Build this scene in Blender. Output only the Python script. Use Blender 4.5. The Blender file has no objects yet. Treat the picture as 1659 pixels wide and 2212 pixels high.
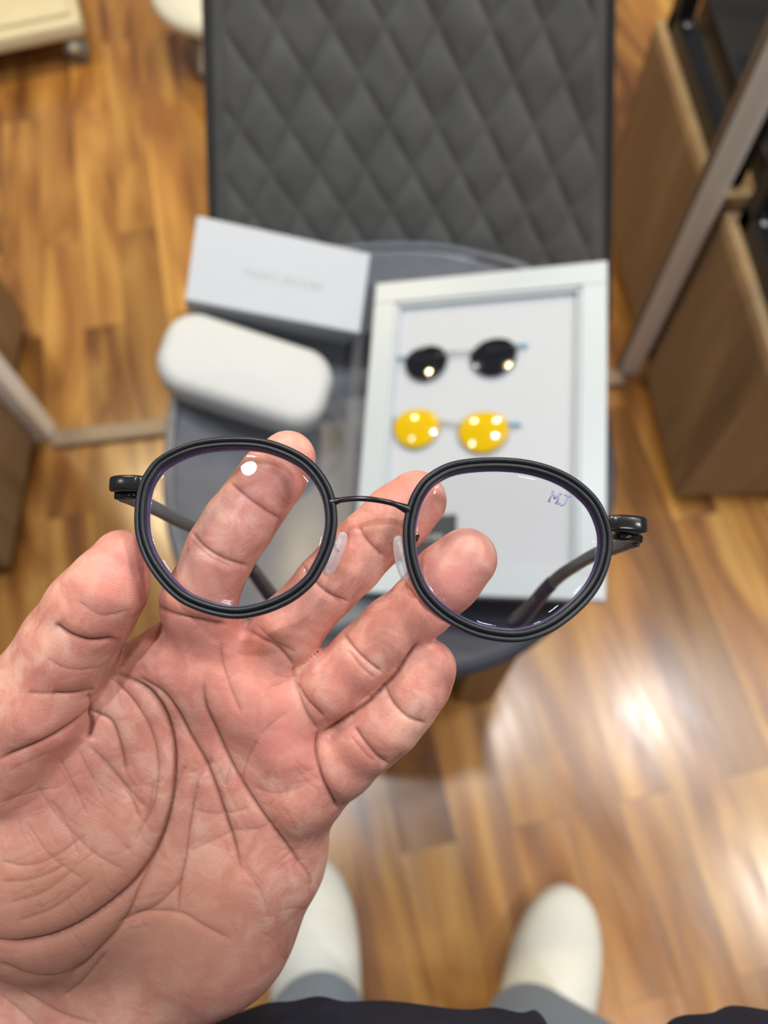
import bpy, bmesh, math, random
import numpy as np
from mathutils import Vector, Matrix
random.seed(4); np.random.seed(4)
SC = bpy.context.scene
COL = SC.collection

# ------------------------------------------------------------ camera
F, CAMH = 1600.0, 1.12
R = np.array([[0.99871499, 0.05067904, 0.0],
              [-0.04599821, 0.90647134, 0.41975453],
              [-0.02127276, 0.41921515, -0.90763766]])      # world <- (right, up, forward)
cam = bpy.data.cameras.new('camera'); co = bpy.data.objects.new('camera', cam); COL.objects.link(co)
cam.sensor_fit = 'VERTICAL'; cam.sensor_height = 36.0; cam.lens = 36.0 * F / 2212.0
cam.clip_start = 0.01; cam.clip_end = 50
m = Matrix.Identity(4)
for i in range(3):
    m[i][0] = R[i, 0]; m[i][1] = R[i, 1]; m[i][2] = -R[i, 2]
m[2][3] = CAMH
co.matrix_world = m
cam.dof.use_dof = True; cam.dof.focus_distance = 0.197; cam.dof.aperture_fstop = 8.2
SC.camera = co
# ------------------------------------------------------------ world, exposure
SC.view_settings.view_transform = 'Standard'; SC.view_settings.look = 'None'
SC.view_settings.exposure = -0.46; SC.view_settings.gamma = 1.0
w = bpy.data.worlds.new('world'); SC.world = w; w.use_nodes = True
w.node_tree.nodes['Background'].inputs[0].default_value = (0.80, 0.90, 1.0, 1)
w.node_tree.nodes['Background'].inputs[1].default_value = 0.30
# ceiling lights: x, y, watts, colour, radius
LIGHTS = [(-0.36, 0.41, 17, (0.88, 0.95, 1.0), 0.04), (0.45, 0.60, 13, (0.97, 0.98, 1.0), 0.07), (1.24, 0.56, 14, (1.0, 0.97, 0.94), 0.07),
          (1.66, -0.22, 18, (1.0, 0.94, 0.84), 0.07), (-0.80, -1.20, 3, (0.97, 0.98, 1.0), 0.07), (-1.15, 1.75, 34, (1.0, 0.78, 0.42), 0.08),
          (0.55, 2.1, 34, (1.0, 0.78, 0.42), 0.08), (-1.5, 0.3, 8, (1.0, 0.9, 0.75), 0.07),
          (-0.25, 1.35, 12, (1.0, 0.96, 0.9), 0.07), (0.9, -1.15, 20, (0.96, 0.98, 1.0), 0.07)]  # two added lamps, lighting the palm and the right-hand post
CEIL = 2.6

# ------------------------------------------------------------ helpers
def W(px, py, d):
    """point d metres in front of the lens plane, as seen at photo position px, py"""
    c = np.array([(px - 829.5) / F * d, (1106 - py) / F * d, d])
    return Vector(R @ c + np.array([0, 0, CAMH]))
def at(px, py, h=0.0):
    r = R @ np.array([(px - 829.5) / F, (1106 - py) / F, 1.0]); t = (h - CAMH) / r[2]
    return Vector(np.array([0, 0, CAMH]) + t * r)
def onplane(px, py, p0, n):
    r = Vector(R @ np.array([(px - 829.5) / F, (1106 - py) / F, 1.0])); o = Vector((0, 0, CAMH))
    return o + r * ((Vector(p0) - o).dot(n) / r.dot(n))
def tag(o, label=None, cat=None, group=None, kind=None):
    if label: o['label'] = label
    if cat: o['category'] = cat
    if group: o['group'] = group
    if kind: o['kind'] = kind
    return o
def thing(name, label, cat, loc=(0, 0, 0), group=None, rot=None):
    o = bpy.data.objects.new(name, None); COL.objects.link(o); o.location = loc
    o.empty_display_size = 0.05
    if rot is not None: o.rotation_euler = rot
    return tag(o, label, cat, group)
def setparent(o, p):
    bpy.context.view_layer.update()
    o.parent = p; o.matrix_parent_inverse = p.matrix_world.inverted()
def mesh_obj(name, verts, faces, mat, parent=None, smooth=True, keep=True):
    me = bpy.data.meshes.new(name); me.from_pydata([tuple(v) for v in verts], [], faces); me.update()
    return fin(name, me, mat, parent, smooth, keep)
def fin(name, me, mat, parent=None, smooth=True, keep=True):
    if smooth: me.polygons.foreach_set('use_smooth', [True] * len(me.polygons))
    o = bpy.data.objects.new(name, me); COL.objects.link(o)
    if mat: me.materials.append(mat)
    if parent is not None:
        if keep: setparent(o, parent)
        else: o.parent = parent
    return o
def bm_obj(name, bm, mat, parent=None, smooth=False, keep=True):
    bmesh.ops.recalc_face_normals(bm, faces=bm.faces)
    me = bpy.data.meshes.new(name); bm.to_mesh(me); bm.free()
    return fin(name, me, mat, parent, smooth, keep)
def box_bm(bm, c, s, M=None, bev=0.0, seg=2):
    """box centred c with size s; M optional 4x4 applied after"""
    r = bmesh.ops.create_cube(bm, size=1.0)
    vs = r['verts']
    bmesh.ops.scale(bm, vec=s, verts=vs); bmesh.ops.translate(bm, vec=c, verts=vs)
    if bev > 0:
        es = list({e for v in vs for e in v.link_edges})
        rr = bmesh.ops.bevel(bm, geom=es, offset=bev, segments=seg, profile=0.5, affect='EDGES')
        vs = list({v for f in rr['faces'] for v in f.verts} | {v for v in vs if v.is_valid})
    if M is not None: bmesh.ops.transform(bm, matrix=M, verts=vs)
    return vs
def frame_of(e1, n, p):
    """matrix with local x along e1, local z along n"""
    z = n.normalized(); x = (e1 - z * e1.dot(z)).normalized(); y = z.cross(x)
    return Matrix(((x.x, y.x, z.x, p.x), (x.y, y.y, z.y, p.y), (x.z, y.z, z.z, p.z), (0, 0, 0, 1)))
def catmull(P, n=6, closed=False):
    P = [Vector(p) for p in P]; out = []; N = len(P)
    rng = range(N) if closed else range(N - 1)
    for i in rng:
        if closed: a, b, c, d = P[(i - 1) % N], P[i], P[(i + 1) % N], P[(i + 2) % N]
        else: a, b, c, d = P[max(i - 1, 0)], P[i], P[i + 1], P[min(i + 2, N - 1)]
        for k in range(n):
            t = k / n
            out.append(0.5 * ((2 * b) + (c - a) * t + (2 * a - 5 * b + 4 * c - d) * t * t + (3 * b - a - 3 * c + d) * t ** 3))
    if not closed: out.append(P[-1])
    return out
def sweep(path, ra, rb=None, up=None, closed=False, seg=12, power=2.0, caps=True):
    """tube along path; ra / rb half sizes (lists or numbers) along side / up"""
    n = len(path); V = []; Fc = []
    la = ra if isinstance(ra, (list, tuple)) else [ra] * n
    lb = la if rb is None else (rb if isinstance(rb, (list, tuple)) else [rb] * n)
    upv = Vector(up) if up is not None else None
    for i, p in enumerate(path):
        if closed: t = path[(i + 1) % n] - path[(i - 1) % n]
        else: t = path[min(i + 1, n - 1)] - path[max(i - 1, 0)]
        t = t.normalized(); u = upv if upv is not None else Vector((0, 0, 1))
        if abs(t.dot(u)) > 0.98: u = Vector((1, 0, 0))
        s = t.cross(u).normalized(); u = s.cross(t).normalized()
        for k in range(seg):
            a = 2 * math.pi * k / seg; ca, sa = math.cos(a), math.sin(a)
            x = math.copysign(abs(ca) ** (2 / power), ca); y = math.copysign(abs(sa) ** (2 / power), sa)
            V.append(p + s * (x * la[i]) + u * (y * lb[i]))
    m_ = n if closed else n - 1
    for i in range(m_):
        j = (i + 1) % n
        for k in range(seg):
            l = (k + 1) % seg
            Fc.append((i * seg + k, i * seg + l, j * seg + l, j * seg + k))
    if not closed and caps:
        Fc.append(tuple(range(seg))[::-1]); Fc.append(tuple((n - 1) * seg + k for k in range(seg)))
    return V, Fc
def merge(*parts):
    V = []; Fc = []
    for v, f in parts:
        o = len(V); V += list(v); Fc += [tuple(i + o for i in q) for q in f]
    return V, Fc

# ------------------------------------------------------------ materials
def mat(name, col=(0.5, 0.5, 0.5), rough=0.5, metal=0.0, **kw):
    m = bpy.data.materials.new(name); m.use_nodes = True
    b = m.node_tree.nodes['Principled BSDF']
    b.inputs['Base Color'].default_value = (*col, 1); b.inputs['Roughness'].default_value = rough
    b.inputs['Metallic'].default_value = metal
    for k, v in kw.items(): b.inputs[k.replace('_', ' ')].default_value = v
    return m
class NT:
    def __init__(s, m): s.t = m.node_tree; s.b = s.t.nodes.get('Principled BSDF')
    def n(s, ty, **kw):
        x = s.t.nodes.new(ty)
        for k, v in kw.items():
            if k.startswith('i_'):
                key = k[2:]; key = int(key) if key.isdigit() else key.replace('_', ' ')
                x.inputs[key].default_value = v
            else: setattr(x, k, v)
        return x
    def l(s, a, b): s.t.links.new(a, b)
    def ramp(s, fac, stops):
        r = s.n('ShaderNodeValToRGB'); e = r.color_ramp.elements
        e[0].position, e[0].color = stops[0][0], (*stops[0][1], 1)
        e[1].position, e[1].color = stops[-1][0], (*stops[-1][1], 1)
        for p, c in stops[1:-1]:
            q = e.new(p); q.color = (*c, 1)
        s.l(fac, r.inputs[0]); return r.outputs[0]
    def mix(s, fac, a, b, mode='MIX'):
        x = s.n('ShaderNodeMix', data_type='RGBA', blend_type=mode)
        for i, v in ((0, fac), (6, a), (7, b)):
            if hasattr(v, 'is_output'): s.l(v, x.inputs[i])
            elif i == 0: x.inputs[0].default_value = v
            else: x.inputs[i].default_value = (*v, 1)
        return x.outputs[2]
    def coords(s, scale=(1, 1, 1), rot=(0, 0, 0), kind='Object'):
        tc = s.n('ShaderNodeTexCoord'); mp = s.n('ShaderNodeMapping')
        mp.inputs['Scale'].default_value = scale; mp.inputs['Rotation'].default_value = rot
        s.l(tc.outputs[kind], mp.inputs[0]); return mp.outputs[0]
    def noise(s, vec, scale, detail=3, rough=0.5, dist=0.0):
        x = s.n('ShaderNodeTexNoise'); x.inputs['Scale'].default_value = scale; x.inputs['Detail'].default_value = detail
        x.inputs['Roughness'].default_value = rough; x.inputs['Distortion'].default_value = dist
        s.l(vec, x.inputs['Vector']); return x.outputs['Fac']
    def bump(s, h, strength, dist, prev=None):
        x = s.n('ShaderNodeBump'); x.inputs['Strength'].default_value = strength; x.inputs['Distance'].default_value = dist
        s.l(h, x.inputs['Height'])
        if prev is not None: s.l(prev, x.inputs['Normal'])
        return x.outputs[0]
def floor_material():
    m = mat('plank_wood', rough=0.3); t = NT(m)
    tc = t.n('ShaderNodeTexCoord')
    mp = t.n('ShaderNodeMapping'); mp.inputs['Rotation'].default_value = (0, 0, math.radians(-9.5 - 90)); t.l(tc.outputs['Object'], mp.inputs[0])
    br = t.n('ShaderNodeTexBrick'); br.offset = 0.37; br.offset_frequency = 2
    br.inputs['Scale'].default_value = 1.0; br.inputs['Brick Width'].default_value = 0.62; br.inputs['Row Height'].default_value = 0.078
    br.inputs['Mortar Size'].default_value = 0.0005; br.inputs['Mortar Smooth'].default_value = 0.3; br.inputs['Bias'].default_value = 0.0
    br.inputs['Color1'].default_value = (0, 0, 0, 1); br.inputs['Color2'].default_value = (1, 1, 1, 1); br.inputs['Mortar'].default_value = (0.3, 0.3, 0.3, 1)
    t.l(mp.outputs[0], br.inputs['Vector'])
    # grain runs along the planks, shifted per plank
    add = t.n('ShaderNodeVectorMath', operation='MULTIPLY_ADD'); add.inputs[1].default_value = (1.3, 7.0, 1)
    t.l(mp.outputs[0], add.inputs[0])
    sc = t.n('ShaderNodeVectorMath', operation='SCALE'); sc.inputs['Scale'].default_value = 7.0
    t.l(br.outputs['Color'], sc.inputs[0]); t.l(sc.outputs[0], add.inputs[2])
    n1 = t.noise(add.outputs[0], 1.5, 2, 0.5, 1.4)
    n2 = t.noise(add.outputs[0], 7.0, 4, 0.6, 0.5)
    c = t.ramp(n1, [(0.30, (0.17, 0.065, 0.018)), (0.44, (0.34, 0.145, 0.036)), (0.55, (0.48, 0.235, 0.058)), (0.70, (0.66, 0.37, 0.10))])
    dark = t.mix(br.outputs['Color'], (0.62, 0.60, 0.60), (1.12, 1.1, 1.05))
    c = t.mix(1.0, c, dark, 'MULTIPLY')
    c = t.mix(t.ramp(n2, [(0.35, (0, 0, 0)), (0.75, (0.22, 0.22, 0.22))]), c, (0.14, 0.06, 0.02))
    c = t.mix(br.outputs['Fac'], c, (0.06, 0.03, 0.012))
    t.l(c, t.b.inputs['Base Color'])
    r = t.ramp(n2, [(0.3, (0.21, 0.21, 0.21)), (0.7, (0.29, 0.29, 0.29))]); t.l(r, t.b.inputs['Roughness'])
    t.b.inputs['Specular IOR Level'].default_value = 0.85
    b = t.bump(n2, 0.12, 0.001); t.l(b, t.b.inputs['Normal'])
    return m
def oak_material(name, c0, c1, rough=0.55, axis='z'):
    m = mat(name, rough=rough); t = NT(m)
    s = {'z': (14, 14, 1.2), 'y': (14, 1.2, 14), 'x': (1.2, 14, 14)}[axis]
    v = t.coords(s); n1 = t.noise(v, 1.6, 4, 0.6, 0.7)
    t.l(t.ramp(n1, [(0.3, c0), (0.7, c1)]), t.b.inputs['Base Color'])
    t.l(t.bump(n1, 0.1, 0.001), t.b.inputs['Normal']); return m
def speckle(name, col, var=0.12, scale=60, rough=0.5, metal=0.0, bump=0.1, bd=0.0005, **kw):
    m = mat(name, col, rough, metal, **kw); t = NT(m); n1 = t.noise(t.coords(), scale, 4, 0.6)
    lo = tuple(c * (1 - var) for c in col); hi = tuple(min(1, c * (1 + var)) for c in col)
    t.l(t.ramp(n1, [(0.3, lo), (0.7, hi)]), t.b.inputs['Base Color'])
    if bump: t.l(t.bump(n1, bump, bd), t.b.inputs['Normal'])
    return m
def lens_material(name, tint, refl=0.07, rcol=(0.75, 0.75, 1.0), rough=0.01):
    m = bpy.data.materials.new(name); m.use_nodes = True; t = NT(m)
    t.t.nodes.remove(t.b); out = t.t.nodes['Material Output']
    tr = t.n('ShaderNodeBsdfTransparent'); tr.inputs[0].default_value = (*tint, 1)
    gl = t.n('ShaderNodeBsdfGlossy'); gl.inputs['Color'].default_value = (*rcol, 1); gl.inputs['Roughness'].default_value = rough
    lw = t.n('ShaderNodeLayerWeight'); lw.inputs['Blend'].default_value = 0.25
    mr = t.n('ShaderNodeMapRange'); mr.inputs['To Min'].default_value = refl; mr.inputs['To Max'].default_value = 0.6
    t.l(lw.outputs['Fresnel'], mr.inputs['Value'])
    pw = t.n('ShaderNodeMath', operation='POWER'); pw.inputs[1].default_value = 3.0; t.l(lw.outputs['Facing'], pw.inputs[0])
    mr2 = t.n('ShaderNodeMapRange'); mr2.inputs['To Min'].default_value = refl; mr2.inputs['To Max'].default_value = 0.7; t.l(pw.outputs[0], mr2.inputs['Value'])
    mx = t.n('ShaderNodeMixShader'); t.l(mr2.outputs[0], mx.inputs[0]); t.l(tr.outputs[0], mx.inputs[1]); t.l(gl.outputs[0], mx.inputs[2])
    t.l(mx.outputs[0], out.inputs['Surface']); return m
M = {}
M['floor'] = floor_material()
M['white_paint'] = speckle('white_paint', (0.92, 0.90, 0.86), 0.02, 8, 0.25)
M['wall'] = speckle('beige_wall', (0.5, 0.44, 0.37), 0.05, 6, 0.7)
M['ceiling'] = speckle('ceiling_paint', (0.8, 0.8, 0.8), 0.02, 8, 0.8)
M['post_edge'] = speckle('dark_post_edge', (0.13, 0.105, 0.09), 0.05, 20, 0.4)
M['bar'] = speckle('brushed_bar', (0.34, 0.26, 0.19), 0.1, 30, 0.4)
M['oak'] = oak_material('oak_laminate', (0.17, 0.105, 0.052), (0.27, 0.175, 0.092))
M['oak_edge'] = oak_material('oak_edge_band', (0.40, 0.27, 0.14), (0.50, 0.35, 0.19))
M['black_frame'] = speckle('black_powder_coat', (0.012, 0.012, 0.014), 0.2, 200, 0.4)
M['screw'] = speckle('grey_screw', (0.35, 0.35, 0.36), 0.1, 200, 0.3, 0.8)
M['back'] = speckle('grey_suede', (0.084, 0.086, 0.086), 0.18, 22, 0.75, Sheen_Weight=0.3)
M['piping'] = speckle('dark_piping', (0.035, 0.036, 0.038), 0.1, 60, 0.6)
M['seat'] = speckle('grey_leather', (0.14, 0.152, 0.178), 0.12, 40, 0.3)
M['seat_side'] = speckle('navy_side', (0.012, 0.016, 0.032), 0.12, 40, 0.45)
M['leg_wood'] = oak_material('stained_leg', (0.17, 0.095, 0.03), (0.25, 0.14, 0.05))
M['card_white'] = speckle('white_card', (0.46, 0.50, 0.565), 0.01, 20, 0.5)
M['case'] = speckle('white_leatherette', (0.51, 0.535, 0.545), 0.015, 200, 0.45, bump=0.05)
M['frame_white'] = speckle('white_lacquer', (0.455, 0.52, 0.57), 0.01, 20, 0.35)
M['panel'] = speckle('white_board', (0.47, 0.51, 0.57), 0.01, 20, 0.6)
M['print_grey'] = speckle('grey_print', (0.36, 0.39, 0.42), 0.03, 50, 0.6)
M['black_card'] = speckle('black_card', (0.022, 0.027, 0.036), 0.1, 60, 0.5)
M['print_white'] = speckle('white_print', (0.62, 0.62, 0.62), 0.03, 50, 0.6)
M['hook_blue'] = speckle('pale_blue_film', (0.22, 0.48, 0.62), 0.1, 90, 0.3)
M['clip_metal'] = speckle('grey_clip_metal', (0.45, 0.46, 0.50), 0.1, 90, 0.35, 0.5)
M['dark_lens'] = speckle('dark_lens', (0.006, 0.008, 0.014), 0.1, 90, 0.06, bump=0)
M['yellow_lens'] = speckle('yellow_lens', (0.64, 0.43, 0.002), 0.03, 30, 0.08, bump=0)
M['rim'] = speckle('matte_black_rim', (0.020, 0.023, 0.030), 0.15, 900, 0.36, 0.3, bump=0.25, bd=0.00005)
M['gloss_black'] = speckle('gloss_black', (0.012, 0.013, 0.016), 0.1, 900, 0.2, 0.2, bump=0)
M['temple'] = speckle('grey_temple', (0.085, 0.09, 0.11), 0.1, 300, 0.35, 0.2, bump=0)
M['tip'] = speckle('navy_tip', (0.010, 0.014, 0.045), 0.1, 300, 0.3, bump=0)
M['tip_in'] = speckle('grey_tip_inlay', (0.07, 0.072, 0.072), 0.1, 300, 0.4, bump=0)
M['etch'] = speckle('etched_letters', (0.26, 0.27, 0.46), 0.05, 300, 0.4, bump=0)
M['lens_edge'] = speckle('violet_lens_edge', (0.05, 0.045, 0.16), 0.2, 300, 0.2, bump=0)
M['lens'] = lens_material('coated_lens', (0.955, 0.955, 0.965), 0.03, (0.7, 0.75, 1.0))
def pad_material():
    m = mat('clear_silicone', (0.86, 0.87, 0.90), 0.12); t = NT(m); out = t.t.nodes['Material Output']
    tr = t.n('ShaderNodeBsdfTransparent'); tr.inputs[0].default_value = (0.93, 0.93, 0.95, 1)
    lw = t.n('ShaderNodeLayerWeight'); lw.inputs['Blend'].default_value = 0.5
    n_ = t.noise(t.coords(), 400, 2); r = t.ramp(lw.outputs['Facing'], [(0.0, (0.12, 0.12, 0.12)), (0.6, (0.45, 0.45, 0.45)), (1.0, (0.85, 0.85, 0.85))])
    t.l(t.bump(n_, 0.3, 0.0003), t.b.inputs['Normal'])
    mx = t.n('ShaderNodeMixShader'); t.l(r, mx.inputs[0]); t.l(tr.outputs[0], mx.inputs[1]); t.l(t.b.outputs[0], mx.inputs[2]); t.l(mx.outputs[0], out.inputs['Surface'])
    return m
M['pad'] = pad_material()
M['shoe'] = speckle('off_white_canvas', (0.80, 0.82, 0.76), 0.03, 120, 0.75, bump=0.2)
M['sole'] = speckle('cream_rubber', (0.70, 0.68, 0.62), 0.03, 40, 0.6)
M['jeans'] = speckle('pale_blue_denim', (0.30, 0.41, 0.58), 0.15, 300, 0.85, bump=0.3)
M['shirt'] = speckle('navy_knit', (0.009, 0.012, 0.034), 0.3, 400, 0.85, bump=0.4)
M['cream'] = speckle('cream_plastic', (0.72, 0.66, 0.46), 0.02, 20, 0.4)
M['stool_white'] = speckle('white_plastic', (0.75, 0.76, 0.66), 0.02, 20, 0.3)
M['grey_plastic'] = speckle('grey_plastic', (0.22, 0.23, 0.21), 0.05, 20, 0.4)
M['fixture'] = speckle('lamp_ring', (0.8, 0.8, 0.8), 0.02, 20, 0.4)

def skin_material():
    m = mat('palm_skin', (0.7, 0.4, 0.3), 0.42); t = NT(m)
    at_ = t.n('ShaderNodeAttribute', attribute_name='tint'); sep = t.n('ShaderNodeSeparateColor'); t.l(at_.outputs['Color'], sep.inputs[0])
    v = t.coords()
    mott = t.noise(v, 110, 4, 0.6, 0.8); mott2 = t.noise(v, 34, 3, 0.6, 0.5)
    base = t.ramp(mott, [(0.36, (0.63, 0.265, 0.205)), (0.50, (0.73, 0.350, 0.280)), (0.64, (0.82, 0.48, 0.38))])
    red = t.mix(sep.outputs[0], base, (0.77, 0.275, 0.235))
    red = t.mix(t.ramp(mott2, [(0.45, (0, 0, 0)), (0.75, (0.30, 0.30, 0.30))]), red, (0.71, 0.285, 0.24))
    tan_shade = t.mix(sep.outputs[2], red, (0.36, 0.175, 0.125))  # brown skin tone, mixed with shade painted on the lower palm
    cr = t.mix(sep.outputs[1], tan_shade, (0.20, 0.065, 0.045))
    t.l(cr, t.b.inputs['Base Color'])
    t.b.inputs['Specular IOR Level'].default_value = 0.35
    t.b.inputs['Subsurface Weight'].default_value = 0.22
    t.b.inputs['Subsurface Radius'].default_value = (0.0030, 0.0011, 0.0006); t.b.inputs['Subsurface Scale'].default_value = 1.0
    # friction ridges and fine skin lines
    wv = t.n('ShaderNodeTexWave', wave_type='BANDS', bands_direction='DIAGONAL', wave_profile='SIN')
    wv.inputs['Scale'].default_value = 560; wv.inputs['Distortion'].default_value = 9.0; wv.inputs['Detail'].default_value = 1.0
    wv.inputs['Detail Scale'].default_value = 0.10; t.l(v, wv.inputs['Vector'])
    vo = t.n('ShaderNodeTexVoronoi', feature='DISTANCE_TO_EDGE'); vo.inputs['Scale'].default_value = 420; t.l(v, vo.inputs['Vector'])
    vr = t.ramp(vo.outputs['Distance'], [(0.0, (0, 0, 0)), (0.12, (1, 1, 1))])
    n3 = t.noise(v, 700, 3, 0.6)
    b1 = t.bump(wv.outputs['Fac'], 0.09, 0.0002)
    b2 = t.bump(vr, 0.12, 0.0002, b1); b3 = t.bump(n3, 0.22, 0.0003, b2)
    t.l(b3, t.b.inputs['Normal']); return m
M['skin'] = skin_material()

# ------------------------------------------------------------ distance field mesher
def smin(a, b, k):
    h = np.maximum(k - np.abs(a - b), 0) / k
    return np.minimum(a, b) - h * h * k * 0.25
def cone(P, a, b, r1, r2, sz=1.0):
    """tapered capsule; sz < 1 flattens along axis 2"""
    a = np.asarray(a, np.float32); b = np.asarray(b, np.float32)
    X, Y, Z = P; dx, dy, dz = b - a; L = dx * dx + dy * dy + dz * dz + 1e-12
    h = np.clip(((X - a[0]) * dx + (Y - a[1]) * dy + (Z - a[2]) * dz) / L, 0, 1)
    return np.sqrt((X - a[0] - dx * h) ** 2 + (Y - a[1] - dy * h) ** 2 + ((Z - a[2] - dz * h) / sz) ** 2) - (r1 + (r2 - r1) * h)
def ell(P, c, r):
    X, Y, Z = P; k0 = np.sqrt(((X - c[0]) / r[0]) ** 2 + ((Y - c[1]) / r[1]) ** 2 + ((Z - c[2]) / r[2]) ** 2)
    return (k0 - 1) * min(r)
def surface_net(fn, lo, hi, h):
    ax = [np.arange(lo[i], hi[i] + h, h, dtype=np.float32) for i in range(3)]
    nx, ny, nz = map(len, ax)
    D = np.empty((nx, ny, nz), np.float32)
    for i0 in range(0, nx, 32):
        P = np.meshgrid(ax[0][i0:i0 + 32], ax[1], ax[2], indexing='ij', sparse=True)
        D[i0:i0 + 32] = fn(P)
    S = D < 0
    cnt = np.zeros((nx - 1, ny - 1, nz - 1), np.int8)
    for a in (0, 1):
        for b in (0, 1):
            for c in (0, 1):
                cnt += S[a:nx - 1 + a, b:ny - 1 + b, c:nz - 1 + c]
    cells = np.argwhere((cnt > 0) & (cnt < 8))
    idx = -np.ones(cnt.shape, np.int64); idx[tuple(cells.T)] = np.arange(len(cells))
    acc = np.zeros((len(cells), 3)); num = np.zeros(len(cells))
    corners = [(a, b, c) for a in (0, 1) for b in (0, 1) for c in (0, 1)]
    for p in corners:
        for k in range(3):
            if p[k] == 0:
                q = list(p); q[k] = 1
                d0 = D[tuple((cells + p).T)]; d1 = D[tuple((cells + q).T)]
                m_ = (d0 < 0) != (d1 < 0)
                tt = np.where(m_, d0 / np.where(m_, d0 - d1, 1), 0)
                pos = np.array(p)[None].repeat(len(cells), 0).astype(float); pos[:, k] = tt
                acc[m_] += pos[m_]; num += m_
    V = np.array(lo) + (cells + acc / num[:, None]) * h
    Q = []
    for k in range(3):
        u, v = [(1, 2), (2, 0), (0, 1)][k]
        sl0 = [slice(None)] * 3; sl1 = [slice(None)] * 3
        sl0[k] = slice(0, -1); sl1[k] = slice(1, None)
        ch = S[tuple(sl0)] != S[tuple(sl1)]
        e = np.argwhere(ch)
        e = e[(e[:, u] > 0) & (e[:, v] > 0) & (e[:, u] < S.shape[u] - 1) & (e[:, v] < S.shape[v] - 1)]
        du = np.zeros(3, int); du[u] = 1; dv = np.zeros(3, int); dv[v] = 1
        q = np.stack([idx[tuple((e - du - dv).T)], idx[tuple((e - dv).T)], idx[tuple(e.T)], idx[tuple((e - du).T)]], 1)
        inside = S[tuple(e.T)]
        q[~inside] = q[~inside][:, ::-1]
        Q.append(q)
    return V, np.concatenate(Q)
def np_mesh(name, V, Q):
    me = bpy.data.meshes.new(name)
    me.vertices.add(len(V)); me.vertices.foreach_set('co', np.asarray(V, np.float32).ravel())
    me.loops.add(Q.size); me.loops.foreach_set('vertex_index', Q.astype(np.int32).ravel())
    me.polygons.add(len(Q)); me.polygons.foreach_set('loop_start', np.arange(0, Q.size, 4, dtype=np.int32))
    try: me.polygons.foreach_set('loop_total', np.full(len(Q), 4, np.int32))
    except Exception: pass
    me.update(calc_edges=True); me.validate(); return me

# ============================================================ SETTING
def plane(name, x0, x1, y0, y1, z, mat_, flip=False):
    f = (0, 1, 2, 3) if not flip else (3, 2, 1, 0)
    return mesh_obj(name, [(x0, y0, z), (x1, y0, z), (x1, y1, z), (x0, y1, z)], [f], mat_, smooth=False)
tag(plane('floor', -2.6, 2.6, -2.2, 3.2, 0.0, M['floor']), kind='structure')
tag(plane('ceiling', -2.6, 2.6, -2.2, 3.2, CEIL + 0.04, M['ceiling'], True), kind='structure')
# threshold bar across the floor, between the two white posts
p0 = Vector((-0.575, 0.688, 0)); p1 = Vector((0.44, 0.757, 0)); d = (p1 - p0)
bm = bmesh.new(); box_bm(bm, (0, 0, 0.006), (d.length, 0.034, 0.012), Matrix.Translation((p0 + p1) / 2) @ Matrix.Rotation(math.atan2(d.y, d.x), 4, 'Z'), 0.004)
tag(bm_obj('trim_1', bm, M['bar']), kind='structure')
# white posts between the display cabinets
bm = bmesh.new(); box_bm(bm, (0.452, 0.771, 1.3), (0.038, 0.010, 2.6), None, 0.001)
tag(bm_obj('trim_2', bm, M['white_paint']), kind='structure')
bm = bmesh.new(); box_bm(bm, (0.431, 0.7725, 1.3), (0.003, 0.013, 2.6)); tag(bm_obj('trim_4', bm, M['post_edge']), kind='structure')
bm = bmesh.new(); box_bm(bm, (-0.602, 0.706, 1.3), (0.052, 0.036, 2.6), None, 0.002)
tag(bm_obj('trim_3', bm, M['white_paint']), kind='structure')
tag(mesh_obj('wall_blocker', [(-2.6, -1.7, 0), (2.6, -1.7, 0), (2.6, -1.7, 2.64), (-2.6, -1.7, 2.64)], [(3, 2, 1, 0)], M['wall'], smooth=False), kind='structure')  # unseen wall, added to hold back light from behind the person
for i, (x, y, pw, c, r) in enumerate(LIGHTS):
    names = ['above the left hand', 'above the chair seat', 'over the display cabinets on the right', 'at the far right by the cabinets', 'behind the standing person on the left',
             'with warm glow above the cream cart', 'with warm glow behind the quilted chair', 'over the left cabinets', 'added above the quilted chair back to light the palm', 'added behind the standing person on the right to brighten the post']
    t_ = thing('downlight', 'round white ceiling downlight ' + names[i], 'ceiling light', (x, y, CEIL), 'round ceiling downlights')
    ring = [Vector((x + (r + .012) * math.cos(a), y + (r + .012) * math.sin(a), CEIL + 0.02)) for a in np.linspace(0, 2 * math.pi, 25)[:-1]]
    v, f = sweep(ring, 0.008, 0.02, up=(0, 0, 1), closed=True, seg=8); mesh_obj('ring', v, f, M['fixture'], t_)
    L = bpy.data.lights.new('lamp', 'AREA'); L.shape = 'DISK'; L.size = 2 * r; L.energy = pw; L.color = c
    lo = bpy.data.objects.new('lamp', L); COL.objects.link(lo); lo.location = (x, y, CEIL + 0.005); setparent(lo, t_)

pl = thing('ceiling_panel', 'square white ceiling panel light over the display cabinets on the right', 'ceiling light', (1.50, 0.50, CEIL))
bm = bmesh.new()
for cx_, cy_, sx, sy in ((0, 0.315, 1.26, 0.03), (0, -0.315, 1.26, 0.03), (0.615, 0, 0.03, 0.6), (-0.615, 0, 0.03, 0.6)): box_bm(bm, (1.50 + cx_, 0.50 + cy_, CEIL + 0.015), (sx, sy, 0.03))
bm_obj('panel_frame', bm, M['fixture'], pl)
L = bpy.data.lights.new('lamp', 'AREA'); L.shape = 'RECTANGLE'; L.size = 1.2; L.size_y = 0.6; L.energy = 13; L.color = (1.0, 0.95, 0.93)
lo = bpy.data.objects.new('lamp', L); COL.objects.link(lo); lo.location = (1.50, 0.50, CEIL + 0.005); setparent(lo, pl)

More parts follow.
